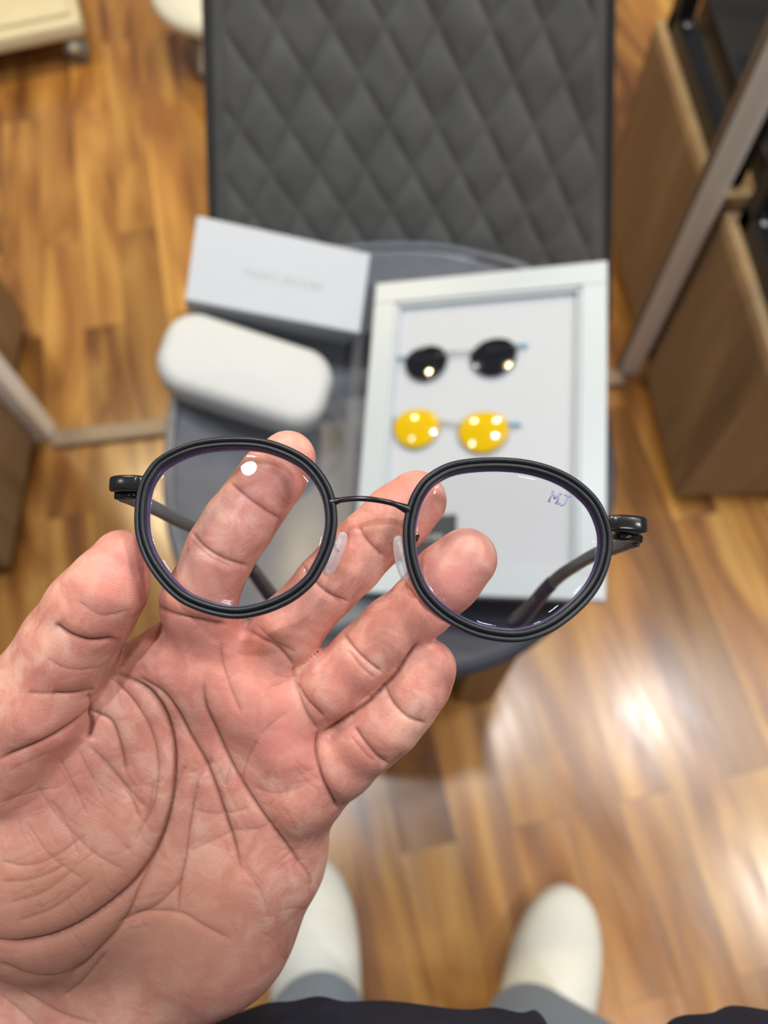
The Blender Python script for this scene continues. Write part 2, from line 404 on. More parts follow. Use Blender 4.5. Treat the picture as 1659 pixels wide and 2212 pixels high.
# ============================================================ CABINETS
def cabinet(x_face, y0, y1, h, depth, side, label, post_at):
    """side +1: body extends to +x from its visible face"""
    xo = x_face + side * depth; xc = (x_face + xo) / 2; yc = (y0 + y1) / 2
    t_ = thing('display_cabinet', label, 'cabinet', (xc, yc, 0), 'oak display cabinets with black frames')
    bm = bmesh.new(); box_bm(bm, (xc, yc, 0.03 + (h - 0.05) / 2), (depth, y1 - y0, h - 0.05), None, 0.002)
    bm_obj('body', bm, M['oak'], t_)
    bm = bmesh.new(); box_bm(bm, (xc, yc, 0.015), (depth - 0.03, y1 - y0 - 0.03, 0.03))
    bm_obj('plinth', bm, M['seat_side'], t_)
    tp = bmesh.new(); box_bm(tp, (xc, yc, h - 0.0095), (depth, y1 - y0, 0.019), None, 0.002)
    bm_obj('top_board', tp, M['oak_edge'], t_)
    tb = bmesh.new(); box_bm(tb, (xc + side * 0.031, yc, h + 0.020), (depth - 0.062, y1 - y0 - 0.006, 0.040), None, 0.003); bm_obj('black_tray', tb, M['black_frame'], t_)
    # black square tube rack standing on the top
    T = 0.030; xi = x_face + side * (T / 2 + 0.012); xe = xo - side * (T / 2 + 0.01)
    fr = bmesh.new()
    for yy in (y0 + T, y1 - T):
        box_bm(fr, (xi, yy, h + 0.42), (T, T, 0.84), None, 0.002); box_bm(fr, (xe, yy, h + 0.42), (T, T, 0.84), None, 0.002)
    for xx in (xi, xe):
        box_bm(fr, (xx, yc, h + T / 2), (T, y1 - y0 - T, T), None, 0.002)
    bm_obj('rack', fr, M['black_frame'], t_)
    for zz in (h + 0.30, h + 0.60):
        sb = bmesh.new(); box_bm(sb, (xc + side * 0.02, yc, zz), (depth - 0.10, y1 - y0 - 0.07, 0.018), None, 0.002)
        bm_obj('shelf', sb, M['black_frame'], t_)
    sc = bmesh.new(); bmesh.ops.create_uvsphere(sc, u_segments=12, v_segments=8, radius=0.007, matrix=Matrix.Translation((xi, post_at, h + T)) @ Matrix.Diagonal((1, 1, 0.5, 1)))
    bm_obj('screw', sc, M['screw'], t_, smooth=True)
    return t_
cabinet(0.472, 0.505, 0.752, 0.385, 0.46, 1, 'oak cabinet with black rack nearest the viewer on the right, lowest in the photo', 0.70)
cabinet(0.472, 0.796, 1.185, 0.370, 0.46, 1, 'oak cabinet on the right beyond the white post, beside the chair back', 1.12)
cabinet(-0.596, 0.44, 0.682, 0.385, 0.46, -1, 'oak cabinet at the left edge in front of the white post, beside the hand', 0.60)
cabinet(-0.650, 0.73, 0.945, 0.370, 0.46, -1, 'oak cabinet at the left edge beyond the white post and the floor bar', 0.90)

# ============================================================ CREAM CART, WHITE STOOL
c0 = at(174, 42, 0.10); c1 = at(0, 78, 0.10); c2 = at(150, 0, 0.10)
ex = (c1 - c0).normalized(); ey = Vector((-ex.y, ex.x, 0)); ey = ey if ey.dot(c2 - c0) > 0 else -ey
Lx, Ly = 0.50, 0.42
cc = c0 + ex * Lx / 2 + ey * Ly / 2
cart = thing('wheeled_dolly', 'low cream platform dolly on castors in the top left corner of the floor', 'dolly', (cc.x, cc.y, 0))
MM = frame_of(ex, Vector((0, 0, 1)), Vector((cc.x, cc.y, 0)))
if MM.to_3x3().determinant() < 0: MM = MM
bm = bmesh.new(); box_bm(bm, (0, 0, 0.08), (Lx, Ly, 0.04), MM, 0.012, 3); bm_obj('base', bm, M['cream'], cart, True)
bm = bmesh.new(); box_bm(bm, (0, 0, 0.105), (Lx - 0.035, Ly - 0.035, 0.014), MM, 0.004, 3); bm_obj('deck', bm, M['cream'], cart, True)
for sx in (-1, 1):
    for sy in (-1, 1):
        q = MM @ Vector((sx * (Lx / 2 - 0.035), sy * (Ly / 2 - 0.02), 0.028))
        bm = bmesh.new(); bmesh.ops.create_cone(bm, cap_ends=True, segments=24, radius1=0.027, radius2=0.027, depth=0.02, matrix=Matrix.Translation(q) @ Matrix.Rotation(math.pi / 2, 4, 'X'))
        cw = bm_obj('castor', bm, M['grey_plastic'], cart, True)
        bm = bmesh.new(); bmesh.ops.create_uvsphere(bm, u_segments=16, v_segments=8, radius=0.011, matrix=Matrix.Translation(q + Vector((0, -0.012, 0.012))))
        bm_obj('axle_cap', bm, M['cream'], cw, True)
# stool behind the chair
ft = at(438, 158, 0.0); eg = at(378, 34, 0.15)
sc_ = Vector((eg.x + 0.10, eg.y + 0.12, 0.0))
st = thing('pedestal_base', 'white moulded pedestal base with splayed feet, half hidden behind the quilted chair', 'stand', sc_)
prof = [(0.001, .105), (0.12, .105), (0.155, .115), (0.168, .130), (0.160, .148), (0.12, .160), (0.05, .165), (0.001, .165)]
V = []; Fc = []
for i, (r_, z_) in enumerate(prof):
    for k in range(40):
        a = 2 * math.pi * k / 40; V.append((sc_.x + r_ * math.cos(a), sc_.y + r_ * math.sin(a), z_))
for i in range(len(prof) - 1):
    for k in range(40): Fc.append((i * 40 + k, i * 40 + (k + 1) % 40, (i + 1) * 40 + (k + 1) % 40, (i + 1) * 40 + k))
Fc.append(tuple(range(40))[::-1]); Fc.append(tuple(len(V) - 40 + k for k in range(40)))
mesh_obj('hub_disc', V, Fc, M['stool_white'], st)
dxy = ft - sc_
for q in range(4):
    rt = Matrix.Rotation(q * math.pi / 2, 4, 'Z'); foot = sc_ + rt @ Vector((dxy.x, dxy.y, 0)); top = sc_ + rt @ Vector((dxy.x, dxy.y, 0)) * 0.5 + Vector((0, 0, .125))
    pth = [foot.lerp(top, k / 6) for k in range(7)]
    v, f = sweep(pth, [0.018 + 0.016 * (k / 6) for k in range(7)], up=(0, 1, 0), seg=14, power=3)
    lg = mesh_obj('foot', v, f, M['stool_white'], st)
    o_ = (foot - sc_).normalized() * 0.016
    v, f = sweep([foot + o_ + Vector((0, 0, .01)), foot.lerp(top, 0.5) + o_ * 1.6, top + o_ * 1.9], [0.006, 0.010, 0.013], up=(0, 1, 0), seg=8)
    mesh_obj('rib', v, f, M['grey_plastic'], lg)

# ============================================================ CHAIR
chair = thing('quilted_chair', 'grey armless chair with diamond quilted back and glossy bowl seat', 'chair', (0.01, 0.40, 0))
CX, CY = 0.003, 0.394; AX, AY = 0.222, 0.247
def seat_rho(x, y, n=2.6): return (abs((x - CX) / AX) ** n + abs((y - CY) / AY) ** n) ** (1 / n)
def seat_z_at(x, y):
    q = seat_rho(x, y); z = 0.408 + 0.080 * q ** 2.6 + 0.03 * min(1, max(0, ((x - CX) / AX - 0.55) / 0.4)) * min(1, q)
    return z - (0.035 * max(0, (CY - y) / AY) ** 2) * q
N = 96
V = []; Fc = []
def ring_pt(k, s, n=2.6):
    a = 2 * math.pi * k / N; c_, s_ = math.cos(a), math.sin(a)
    rr = 1.0 / (abs(c_) ** n + abs(s_) ** n) ** (1 / n)
    return CX + AX * rr * c_ * s, CY + AY * rr * s_ * s
rings = []
def front(k): return 1.7 * max(0.0, math.cos(2 * math.pi * k / N + math.radians(62))) ** 2
for s in np.linspace(0.02, 0.97, 22):
    rings.append([(x, y, seat_z_at(x, y)) for x, y in (ring_pt(k, s * (1 - 0.20 * front(k))) for k in range(N))])
for (s, dz) in ((0.99, -0.004), (1.003, -0.012), (1.008, -0.022)):
    rings.append([(*ring_pt(k, s * (1 - 0.20 * front(k))), seat_z_at(*ring_pt(k, 0.97 * (1 - 0.20 * front(k)))) + dz) for k in range(N)])
V = [p for r_ in rings for p in r_]
for i in range(len(rings) - 1):
    for k in range(N): Fc.append((i * N + k, i * N + (k + 1) % N, (i + 1) * N + (k + 1) % N, (i + 1) * N + k))
Fc.append(tuple(range(N))[::-1])
mesh_obj('seat', V, Fc, M['seat'], chair)
rings = [[(*ring_pt(k, s * (1 - 0.19 * front(k) * fb)), seat_z_at(*ring_pt(k, 0.97 * (1 - 0.19 * front(k) * fb))) + dz - 0.002) for k in range(N)] for s, dz, fb in ((0.93, -0.012, 1.0), (0.97, -0.006, 1.0), (1.0, -0.010, 0.5), (1.004, -0.014, 0.2))]
for (s, dz, zz) in ((1.006, -0.020, None), (1.006, -0.030, None), (0.975, -0.050, None), (0.90, 0, 0.382), (0.80, 0, 0.358), (0.02, 0, 0.356)):
    rings.append([(x, y, (seat_z_at(*ring_pt(k, 0.97)) + dz) if zz is None else zz) for k, (x, y) in enumerate(ring_pt(k, s) for k in range(N))])
V = [p for r_ in rings for p in r_]; Fc = []
for i in range(len(rings) - 1):
    for k in range(N): Fc.append((i * N + k, i * N + (k + 1) % N, (i + 1) * N + (k + 1) % N, (i + 1) * N + k))
Fc.append(tuple((len(rings) - 1) * N + k for k in range(N)))
mesh_obj('seat_shell', V, Fc, M['seat_side'], chair)
v, f = sweep([Vector((*ring_pt(k, 0.955 * (1 - 0.2 * front(k))), seat_z_at(*ring_pt(k, 0.955 * (1 - 0.2 * front(k)))) + 0.001)) for k in range(N)], 0.0035, up=(0, 0, 1), closed=True, seg=8)
mesh_obj('seam_piping', v, f, M['seat'], chair)
# back: grid with diamond quilting
def yplane(px, py, Y):
    r = R @ np.array([(px - 829.5) / F, (1106 - py) / F, 1.0]); t = Y / r[1]; return Vector(np.array([0, 0, CAMH]) + t * r)
BL, BR = yplane(461, 560, 0.640), yplane(1311, 560, 0.640)
TL, TR = yplane(445, 0, 0.735), yplane(1318, 0, 0.735)
EXT = 1.35
TL = BL + (TL - BL) * EXT; TR = BR + (TR - BR) * EXT
BL2 = BL + (BL - TL) * 0.22; BR2 = BR + (BR - TR) * 0.22
nrm = (BR - BL).cross(TL - BL).normalized(); nrm = nrm if nrm.dot(Vector((0, -1, 0.3))) > 0 else -nrm
NU, NV = 260, 240
cell, cellh = 0.0515, 0.088
V = []; Hgt = (TL - BL2).length
for j in range(NV + 1):
    a = BL2.lerp(TL, j / NV); b = BR2.lerp(TR, j / NV); wdt = (b - a).length
    for i in range(NU + 1):
        u = i / NU; p = a.lerp(b, u)
        xm = (u - 0.5) * wdt; ym = j / NV * Hgt
        q1 = (xm / cell + ym / cellh); q2 = (xm / cell - ym / cellh)
        d1 = abs(q1 - round(q1)) * 2; d2 = abs(q2 - round(q2)) * 2     # 0 on a seam .. 1
        puff = (1 - math.exp(-d1 * 4.0)) * (1 - math.exp(-d2 * 4.0))
        edge = min(u, 1 - u) * wdt
        fl = min(1.0, max(0.0, (edge - 0.014) / 0.006))
        rnd = math.sqrt(max(0.0, 1 - (1 - min(1, edge / 0.014)) ** 2))
        wr = 0.0012 * math.sin(xm * 40 + 3 * math.sin(ym * 23)) * math.sin(ym * 31 + 2 * math.sin(xm * 17))
        crv = 0.012 * (2 * u - 1) ** 2
        V.append(p + nrm * (crv + 0.0055 * puff * fl + wr * fl + 0.010 * rnd - 0.010))
Fc = [(j * (NU + 1) + i, j * (NU + 1) + i + 1, (j + 1) * (NU + 1) + i + 1, (j + 1) * (NU + 1) + i) for j in range(NV) for i in range(NU)]
nb = len(V)
# rear skin
for j in range(NV + 1):
    for u in (0, 1):
        V.append((BL2.lerp(TL, j / NV) if u == 0 else BR2.lerp(TR, j / NV)) - nrm * 0.045)
for j in range(NV):
    a, b, c_, d_ = nb + 2 * j, nb + 2 * j + 1, nb + 2 * j + 3, nb + 2 * j + 2
    Fc.append((b, a, d_, c_))
    Fc.append((j * (NU + 1), (j + 1) * (NU + 1), d_, a)); Fc.append((j * (NU + 1) + NU, b, c_, (j + 1) * (NU + 1) + NU))
mesh_obj('backrest', V, Fc, M['back'], chair)
# dark side seams of the back
for A_, B_, sg in ((BL2, TL, 1), (BR2, TR, -1)):
    side = (BR - BL).normalized() * sg
    v, f = sweep([A_.lerp(B_, k / 10) + nrm * 0.006 + side * 0.001 for k in range(11)], 0.0045, 0.008, up=nrm, seg=10); mesh_obj('side_piping', v, f, M['piping'], chair)
for sx in (-0.10, 0.13):
    v, f = sweep([Vector((sx, 0.54, 0.372)), Vector((sx, 0.63, 0.380)), Vector((sx, 0.672, 0.41)), Vector((sx, 0.700, 0.52))], 0.018, 0.005, up=(0, -1, 0.3), seg=12, power=4)
    mesh_obj('back_bracket', v, f, M['piping'], chair)
for sx, sy in ((-0.13, 0.215), (0.120, 0.222), (-0.13, 0.57), (0.14, 0.57)):
    bm = bmesh.new(); box_bm(bm, (sx, sy, 0.178), (0.055, 0.045, 0.356), None, 0.004)
    bm_obj('leg', bm, M['leg_wood'], chair)

# ============================================================ WHITE BOX AND CASE
n1 = Vector((0.233, -0.406, 0.884)).normalized()
P = [Vector((-0.174, 0.592, 0.571)), Vector((-0.002, 0.582, 0.521)), Vector((-0.014, 0.501, 0.487)), Vector((-0.188, 0.516, 0.539))]
cen = sum(P, Vector()) / 4; e1 = (P[1] - P[0] + P[2] - P[3]); bw, bh, bt = 0.181, 0.087, 0.064
MB = frame_of(e1, n1, cen)
bx = thing('gift_box', 'white rectangular cardboard box with faint grey lettering, behind the white case', 'box', MB @ Vector((0, 0, -bt)))
bm = bmesh.new(); box_bm(bm, (0, 0, -bt / 2 - 0.002), (bw - 0.004, bh - 0.004, bt - 0.004), MB, 0.001); bm_obj('box_base', bm, M['card_white'], bx)
bm = bmesh.new(); box_bm(bm, (0, 0, -0.0175), (bw, bh, 0.035), MB, 0.0015); bm_obj('lid', bm, M['card_white'], bx)
def text_mesh(name, s, size, Mx, mat_, parent, spacing=1.0, bold=0.0):
    cu = bpy.data.curves.new(name, 'FONT'); cu.body = s; cu.size = size; cu.align_x = 'CENTER'; cu.align_y = 'CENTER'
    cu.space_character = spacing; cu.extrude = 0.00006; cu.offset = bold
    to = bpy.data.objects.new(name, cu); COL.objects.link(to); bpy.context.view_layer.update()
    me = bpy.data.meshes.new_from_object(to.evaluated_get(bpy.context.evaluated_depsgraph_get()))
    bpy.data.objects.remove(to); me.transform(Mx); me.materials.clear()
    return fin(name, me, mat_, parent, smooth=False)
text_mesh('lettering', 'MARC JACOBS', 0.0115, MB @ Matrix.Translation((0.004, -0.004, 0.0002)), M['print_grey'], bx, 1.12)

n2 = Vector((0.18, -0.28, 0.94)).normalized()
q0 = at(532, 793, 0.515); e1 = at(700, 838, 0.515) - at(380, 765, 0.515)
MC = frame_of(e1, n2, q0)
cs = thing('spectacle_case', 'white rounded hard spectacle case lying in front of the white box', 'case', MC @ Vector((0, 0, -0.055)))
def rounded_case(zlo, zhi, hw, hh, rad, topr, botr):
    prof = []
    for k in range(7):
        a = math.pi / 2 * k / 6; prof.append((-(botr) * (1 - math.sin(a)), zlo + botr * (1 - math.cos(a))))
    for k in range(9):
        a = math.pi / 2 * k / 8; prof.append((-(topr) * (1 - math.cos(a)), zhi - topr * (1 - math.sin(a))))
    for s in (-0.35, -0.6, -0.8): prof.append((None, s))
    V = []; Fc = []; n_ = 72
    def loop(off, z):
        out = []
        r_ = max(rad + off, 0.002)
        for k in range(n_):
            a = 2 * math.pi * (k + .5) / n_; c_, s_ = math.cos(a), math.sin(a)
            out.append(Vector((math.copysign(hw - rad, c_) + r_ * c_, math.copysign(hh - rad, s_) + r_ * s_, z)))
        return out
    rows = []
    for o_, z_ in prof:
        if o_ is None:
            base = rows[15]; rows.append([Vector((p.x * (1 + z_), p.y * (1 + z_), zhi + 0.002 * -z_)) for p in base])
        else: rows.append(loop(o_, z_))
    for r_ in rows: V += r_
    for i in range(len(rows) - 1):
        for k in range(n_): Fc.append((i * n_ + k, i * n_ + (k + 1) % n_, (i + 1) * n_ + (k + 1) % n_, (i + 1) * n_ + k))
    Fc.append(tuple(range(n_))[::-1]); Fc.append(tuple(len(V) - n_ + k for k in range(n_)))
    return V, Fc
v, f = rounded_case(-0.028, 0.0, 0.087, 0.0425, 0.033, 0.014, 0.001); mesh_obj('case_lid', [MC @ p for p in v], f, M['case'], cs)
v, f = rounded_case(-0.058, -0.0285, 0.0865, 0.042, 0.033, 0.001, 0.014); mesh_obj('case_base', [MC @ p for p in v], f, M['case'], cs)
bm = bmesh.new(); box_bm(bm, (0, 0.042, -0.028), (0.09, 0.003, 0.006), MC, 0.001); bm_obj('hinge', bm, M['case'], cs)

# ============================================================ FRAMED DISPLAY WITH CLIP-ONS
k_ = 0.945
T4 = [Vector((0, 0, CAMH)) + (Vector(p) - Vector((0, 0, CAMH))) * k_ for p in ((0.004, 0.580, 0.475), (0.240, 0.537, 0.539), (0.197, 0.201, 0.470), (-0.038, 0.244, 0.405))]
e1 = T4[1] - T4[0] + T4[2] - T4[3]; e2 = T4[0] - T4[3]; nT = e1.cross(e2).normalized()
MT = frame_of(e1, nT, sum(T4, Vector()) / 4)
TW, TH = (e1 / 2).length, e2.length
tray = thing('display_tray', 'white shallow framed tray holding the clip-on lenses on the seat', 'tray', MT @ Vector((0, 0, -0.02)))
RW = 0.0235
bm = bmesh.new()
for cx_, cy_, sx, sy in ((0, TH / 2 - RW / 2, TW, RW), (0, -TH / 2 + RW / 2, TW, RW), (-TW / 2 + RW / 2, 0, RW, TH - 2 * RW), (TW / 2 - RW / 2, 0, RW, TH - 2 * RW)):
    box_bm(bm, (cx_, cy_, -0.010), (sx, sy, 0.020), MT, 0.0008)
bm_obj('frame_rim', bm, M['frame_white'], tray)
bm = bmesh.new(); PZ = -0.0085
box_bm(bm, (0, 0, PZ - 0.004), (TW - 2 * RW + 0.002, TH - 2 * RW + 0.002, 0.008), MT); bm_obj('backing_panel', bm, M['panel'], tray)
for cx_, cy_, sx, sy in ((-TW / 2 + RW + 0.002, 0, 0.004, TH - 2 * RW), (TW / 2 - RW - 0.002, 0, 0.004, TH - 2 * RW), (0, TH / 2 - RW - 0.002, TW - 2 * RW, 0.004)):
    bm = bmesh.new(); box_bm(bm, (cx_, cy_, -0.0055), (sx, sy, 0.006), MT, 0.0005); bm_obj('inner_slip', bm, M['frame_white'], tray)
pp = MT @ Vector((0, 0, PZ))
def tp2(px, py, lift=0.0):
    q = onplane(px, py, MT @ Vector((0, 0, PZ + lift)), nT); return q
def clip_on(label, lens_mat, C1, C2, A1, A2, rad, hooks, bridge, dm=1.0):
    mid = (tp2(*C1) + tp2(*C2)) / 2
    t_ = thing('clip_on_lenses', label, 'clip-on lenses', mid, 'clip-on lens pairs')
    Mi = MT.inverted()
    for C_, (rx, ry), an, dome in ((C1, rad[0], A1, 1), (C2, rad[1], A2, 1)):
        c_ = Mi @ tp2(*C_, 0.0045)
        s = 0.00047
        n_ = 48; rows = []
        def outline(a):
            # rounded panto outline, flatter on top
            x = math.cos(a); y = math.sin(a); y2 = y * (0.92 if y > 0 else 1.08); x2 = x * (1 + 0.06 * y)
            ca, sa = math.cos(an), math.sin(an)
            X = x2 * rx * s; Y = y2 * ry * s
            return X * ca - Y * sa, X * sa + Y * ca
        for q, z in ((0.05, 0.0018 * dm), (0.35, 0.0016 * dm), (0.65, 0.0010 * dm), (0.9, 0.0003 * dm), (1.0, 0.0), (1.0, -0.0014), (0.9, 0.0003 * dm - 0.0014), (0.5, 0.00135 * dm - .0014), (0.05, 0.0018 * dm - 0.0014)):
            rows.append([MT @ Vector((c_.x + outline(2 * math.pi * k / n_)[0] * q, c_.y + outline(2 * math.pi * k / n_)[1] * q, c_.z + z)) for k in range(n_)])
        V = [p for r_ in rows for p in r_]; Fc = []
        for i in range(len(rows) - 1):
            for k in range(n_): Fc.append((i * n_ + k, i * n_ + (k + 1) % n_, (i + 1) * n_ + (k + 1) % n_, (i + 1) * n_ + k))
        Fc.append(tuple(range(n_))[::-1]); Fc.append(tuple(len(V) - n_ + k for k in range(n_)))
        mesh_obj('lens', V, Fc, lens_mat, t_)
    v, f = sweep(catmull([tp2(*b, 0.004 + 0.002 * (i == 1)) for i, b in enumerate(bridge)], 6), 0.0012, up=nT, seg=10); mesh_obj('bridge', v, f, M['clip_metal'], t_)
    for h0, h1 in hooks:
        a = tp2(*h0, 0.0045); b = tp2(*h1, 0.004)
        v, f = sweep([a, a.lerp(b, 0.5), b, b - nT * 0.003], [0.0012, 0.0018, 0.0020, 0.0014], up=nT, seg=10); mesh_obj('hook', v, f, M['hook_blue'], t_)
    return t_
clip_on('black sunglass clip-on pair lying uppermost on the white framed panel', M['dark_lens'], (920, 781), (1066, 768), 0.10, 0.16, ((47, 40), (49, 42)),
        [((876, 770), (855, 772)), ((1113, 746), (1136, 743))], [(962, 764), (990, 758), (1022, 758)], -1.0)
clip_on('yellow clip-on lens pair lying below the black pair on the framed panel', M['yellow_lens'], (899, 922), (1044, 930), 0.02, 0.0, ((50, 43), (52, 44)),
        [((853, 902), (840, 901)), ((1093, 915), (1122, 914))], [(945, 913), (972, 911), (996, 915)], 1.4)
# black card
c_ = (MT.inverted() @ tp2(905, 1163)); e_ = (MT.inverted() @ tp2(985, 1163)) - (MT.inverted() @ tp2(825, 1163))
card = thing('name_card', 'small black card with white lettering on the framed panel, behind the fingertips', 'card', MT @ Vector((c_.x, c_.y, PZ)))
MK = MT @ Matrix.Translation((c_.x, c_.y, PZ + 0.001)) @ Matrix.Rotation(0.04, 4, 'Z')
bm = bmesh.new(); box_bm(bm, (0, 0, 0), (e_.length, 0.044, 0.0016), MK, 0.0003); bm_obj('card_stock', bm, M['black_card'], card)
text_mesh('lettering', 'MARC JACOBS', 0.0072, MK @ Matrix.Translation((0, 0.0, 0.0010)), M['print_white'], card, 1.05)

# ============================================================ EYEGLASSES
NG = (-Vector(R @ np.array([57.0, -268.0, 1600.0]))).normalized()       # towards the viewer
G0 = W(800, 1085, 0.188)
def gp(px, py, lift=0.0): return onplane(px, py, G0 + NG * lift, NG)
gl = thing('eyeglasses', 'black round metal-frame eyeglasses held up in the hand', 'eyeglasses', G0)
RIML = [(304, 1117), (310, 1062), (327, 1024), (356, 994), (420, 966), (500, 956), (580, 963), (657, 998), (702, 1054), (716, 1117), (708, 1175), (688, 1222), (664, 1258), (620, 1292), (560, 1316), (500, 1323), (430, 1306), (380, 1277), (334, 1222), (310, 1168)]
RIMR = [(883, 1157), (889, 1108), (905, 1066), (932, 1034), (984, 1009), (1069, 1001), (1150, 1009), (1221, 1035), (1275, 1078), (1302, 1128), (1309, 1178), (1296, 1237), (1264, 1289), (1211, 1337), (1160, 1364), (1105, 1374), (1032, 1362), (966, 1329), (916, 1280), (891, 1220)]
for nm, RM in (('left', RIML), ('right', RIMR)):
    ctr = sum((gp(*p) for p in RM), Vector()) / len(RM)
    cl = catmull([gp(*p) for p in RM], 8, True)
    def inset(off, lift, fac=1.0):
        out = []; n_ = len(cl)
        for i, p in enumerate(cl):
            t = (cl[(i + 1) % n_] - cl[i - 1]).normalized(); o = t.cross(NG).normalized()
            if o.dot(p - ctr) < 0: o = -o
            out.append(ctr + (p + o * off - ctr) * fac + NG * lift)
        return out
    a = sweep(inset(0.00082, 0.0), 0.00078, 0.0011, up=NG, closed=True, seg=14)
    b = sweep(inset(-0.00068, 0.0002), 0.00078, 0.0012, up=NG, closed=True, seg=14)
    v, f = merge(a, b); rim = mesh_obj('rim', v, f, M['rim'], gl)
    # lens: thin dished shell
    edge = inset(-0.0014, -0.0004); n_ = len(edge); rows = []; 
    for lay, z0 in ((0, 0.0), (1, -0.0016)):
        rr = []
        for q in ([0.02, 0.2, 0.4, 0.6, 0.8, 0.92, 1.0] if lay == 0 else [1.0, 0.92, 0.8, 0.6, 0.4, 0.2, 0.02]):
            rr.append([ctr + (p - ctr) * q + NG * (0.0013 * (1 - q * q) + z0 - 0.0004) for p in edge])
        rows += rr
    V = [p for r_ in rows for p in r_]; Fc = []
    for i in range(len(rows) - 1):
        for k in range(n_): Fc.append((i * n_ + k, i * n_ + (k + 1) % n_, (i + 1) * n_ + (k + 1) % n_, (i + 1) * n_ + k))
    Fc.append(tuple(range(n_))[::-1]); Fc.append(tuple(len(V) - n_ + k for k in range(n_)))
    ln = mesh_obj('lens', V, Fc, M['lens'], gl)
    v, f = sweep(inset(-0.00145, -0.0014), 0.00035, 0.0012, up=NG, closed=True, seg=8); mesh_obj('lens_bevel', v, f, M['lens_edge'], ln)
    if nm == 'right': lensR = ln
# etched letters M J
def lp(x, y):
    # letter frame: origin at top left of M, 1 unit = 1 photo pixel along the tilted baseline
    a = math.radians(17); px = 1190 + x * math.cos(a) - y * math.sin(a) ; py = 1058 + x * math.sin(a) + y * math.cos(a)
    return gp(px, py, 0.0014)
sh = 3.0
strokes = [[(3, 25), (6, 2)], [(6, 2), (13, 17)], [(13, 17), (22, 2)], [(22, 2), (20, 25)], [(0, 25), (7, 25)], [(16, 25), (24, 25)], [(2, 2), (6, 2)], [(22, 2), (26, 2)],
           [(31, 2), (46, 2)], [(40, 2), (38, 18), (35, 24), (30, 26), (26, 23), (26, 19)]]
parts = []
for s in strokes: parts.append(sweep([lp(*q) for q in s], 0.00022, 0.0001, up=NG, seg=6))
v, f = merge(*parts); tag(mesh_obj('etched_letters', v, f, M['etch'], lensR), 'tiny pale violet MJ letters')
# bridge
pb = catmull([gp(716, 1086, -0.0002), gp(738, 1080, 0.0006), gp(775, 1077, 0.0012), gp(812, 1080, 0.0014), gp(850, 1088, 0.0010), gp(884, 1102, 0)], 8)
nn = len(pb)
v, f = sweep(pb, [0.00072 + 0.0007 * max(0, 1 - min(i, nn - 1 - i) / 7) for i in range(nn)], up=NG, seg=14); mesh_obj('bridge', v, f, M['gloss_black'], gl)
# nose pads
for top, mid_, bot, arm in (((743, 1150), (727, 1195), (704, 1243), [(714, 1172, -0.0010), (712, 1166, -0.003), (722, 1178, -0.0045), (730, 1192, -0.004)]),
                       ((860, 1158), (866, 1205), (881, 1256), [(888, 1168, -0.001), (903, 1158, -0.003), (890, 1180, -0.0055), (872, 1200, -0.004)])):
    A_ = gp(*top, -0.0026); B_ = gp(*mid_, -0.0018); C_ = gp(*bot, -0.0026)
    path = catmull([A_, B_, C_], 8); n_ = len(path)
    ra = [0.0016 * math.sqrt(max(0.06, 1 - (2 * i / (n_ - 1) - 1) ** 4)) for i in range(n_)]
    rb = [0.0027 * math.sqrt(max(0.03, 1 - (2 * i / (n_ - 1) - 1) ** 2)) for i in range(n_)]
    v, f = sweep(path, ra, rb, up=NG, seg=16); pad = mesh_obj('nose_pad', v, f, M['pad'], gl)
    v, f = sweep([A_.lerp(C_, q) for q in (0.15, 0.5, 0.85)], 0.00045, 0.0022, up=NG, seg=8); mesh_obj('pad_core', v, f, M['pad'], pad)
    v, f = sweep(catmull([gp(a_[0], a_[1], a_[2]) for a_ in arm], 6), 0.00045, up=NG, seg=8); mesh_obj('pad_arm', v, f, M['gloss_black'], gl)
# end pieces, hinges, temples
for ep, hg, up_ in ((((312, 1046), (290, 1044), (262, 1044), (249, 1046)), ((300, 1068), (275, 1070), (256, 1072)), 1),
                    (((1316, 1131), (1340, 1130), (1370, 1132), (1385, 1135)), ((1332, 1156), (1356, 1160), (1380, 1166)), 1)):
    pth = [gp(ep[0][0], ep[0][1], -0.0002), gp(ep[1][0], ep[1][1], -0.0002), gp(ep[2][0], ep[2][1], -0.0006), gp(ep[3][0], ep[3][1], -0.0016), gp(ep[3][0], ep[3][1], -0.0050)]
    pth = catmull(pth, 6); n_ = len(pth)
    upv = (gp(800, 1000) - gp(800, 1100)).normalized()
    v, f = sweep(pth, [0.0011 + 0.0003 * (i > 3) for i in range(n_)], [0.0021] * n_, up=upv, seg=20, power=4.0); ends = mesh_obj('end_piece', v, f, M['gloss_black'], gl)
    pth = [gp(h_[0], h_[1], -0.0030 - 0.0012 * i) for i, h_ in enumerate(hg)]
    v, f = sweep(pth, 0.0016, 0.0011, up=upv, seg=12, power=4); mesh_obj('hinge', v, f, M['gloss_black'], gl)
TEMP = [
 [(262, 1066, .1945), (290, 1078, .203), (335, 1098, .222), (380, 1122, .240), (425, 1143, .258), (470, 1168, .276), (512, 1192, .292), (538, 1222, .303), (560, 1252, .312), (582, 1282, .320), (596, 1300, .325)],
 [(1376, 1163, .1905), (1350, 1174, .199), (1324, 1184, .211), (1285, 1198, .235), (1243, 1222, .262), (1210, 1244, .276), (1180, 1272, .288), (1155, 1302, .298), (1130, 1330, .306), (1106, 1350, .312)]]
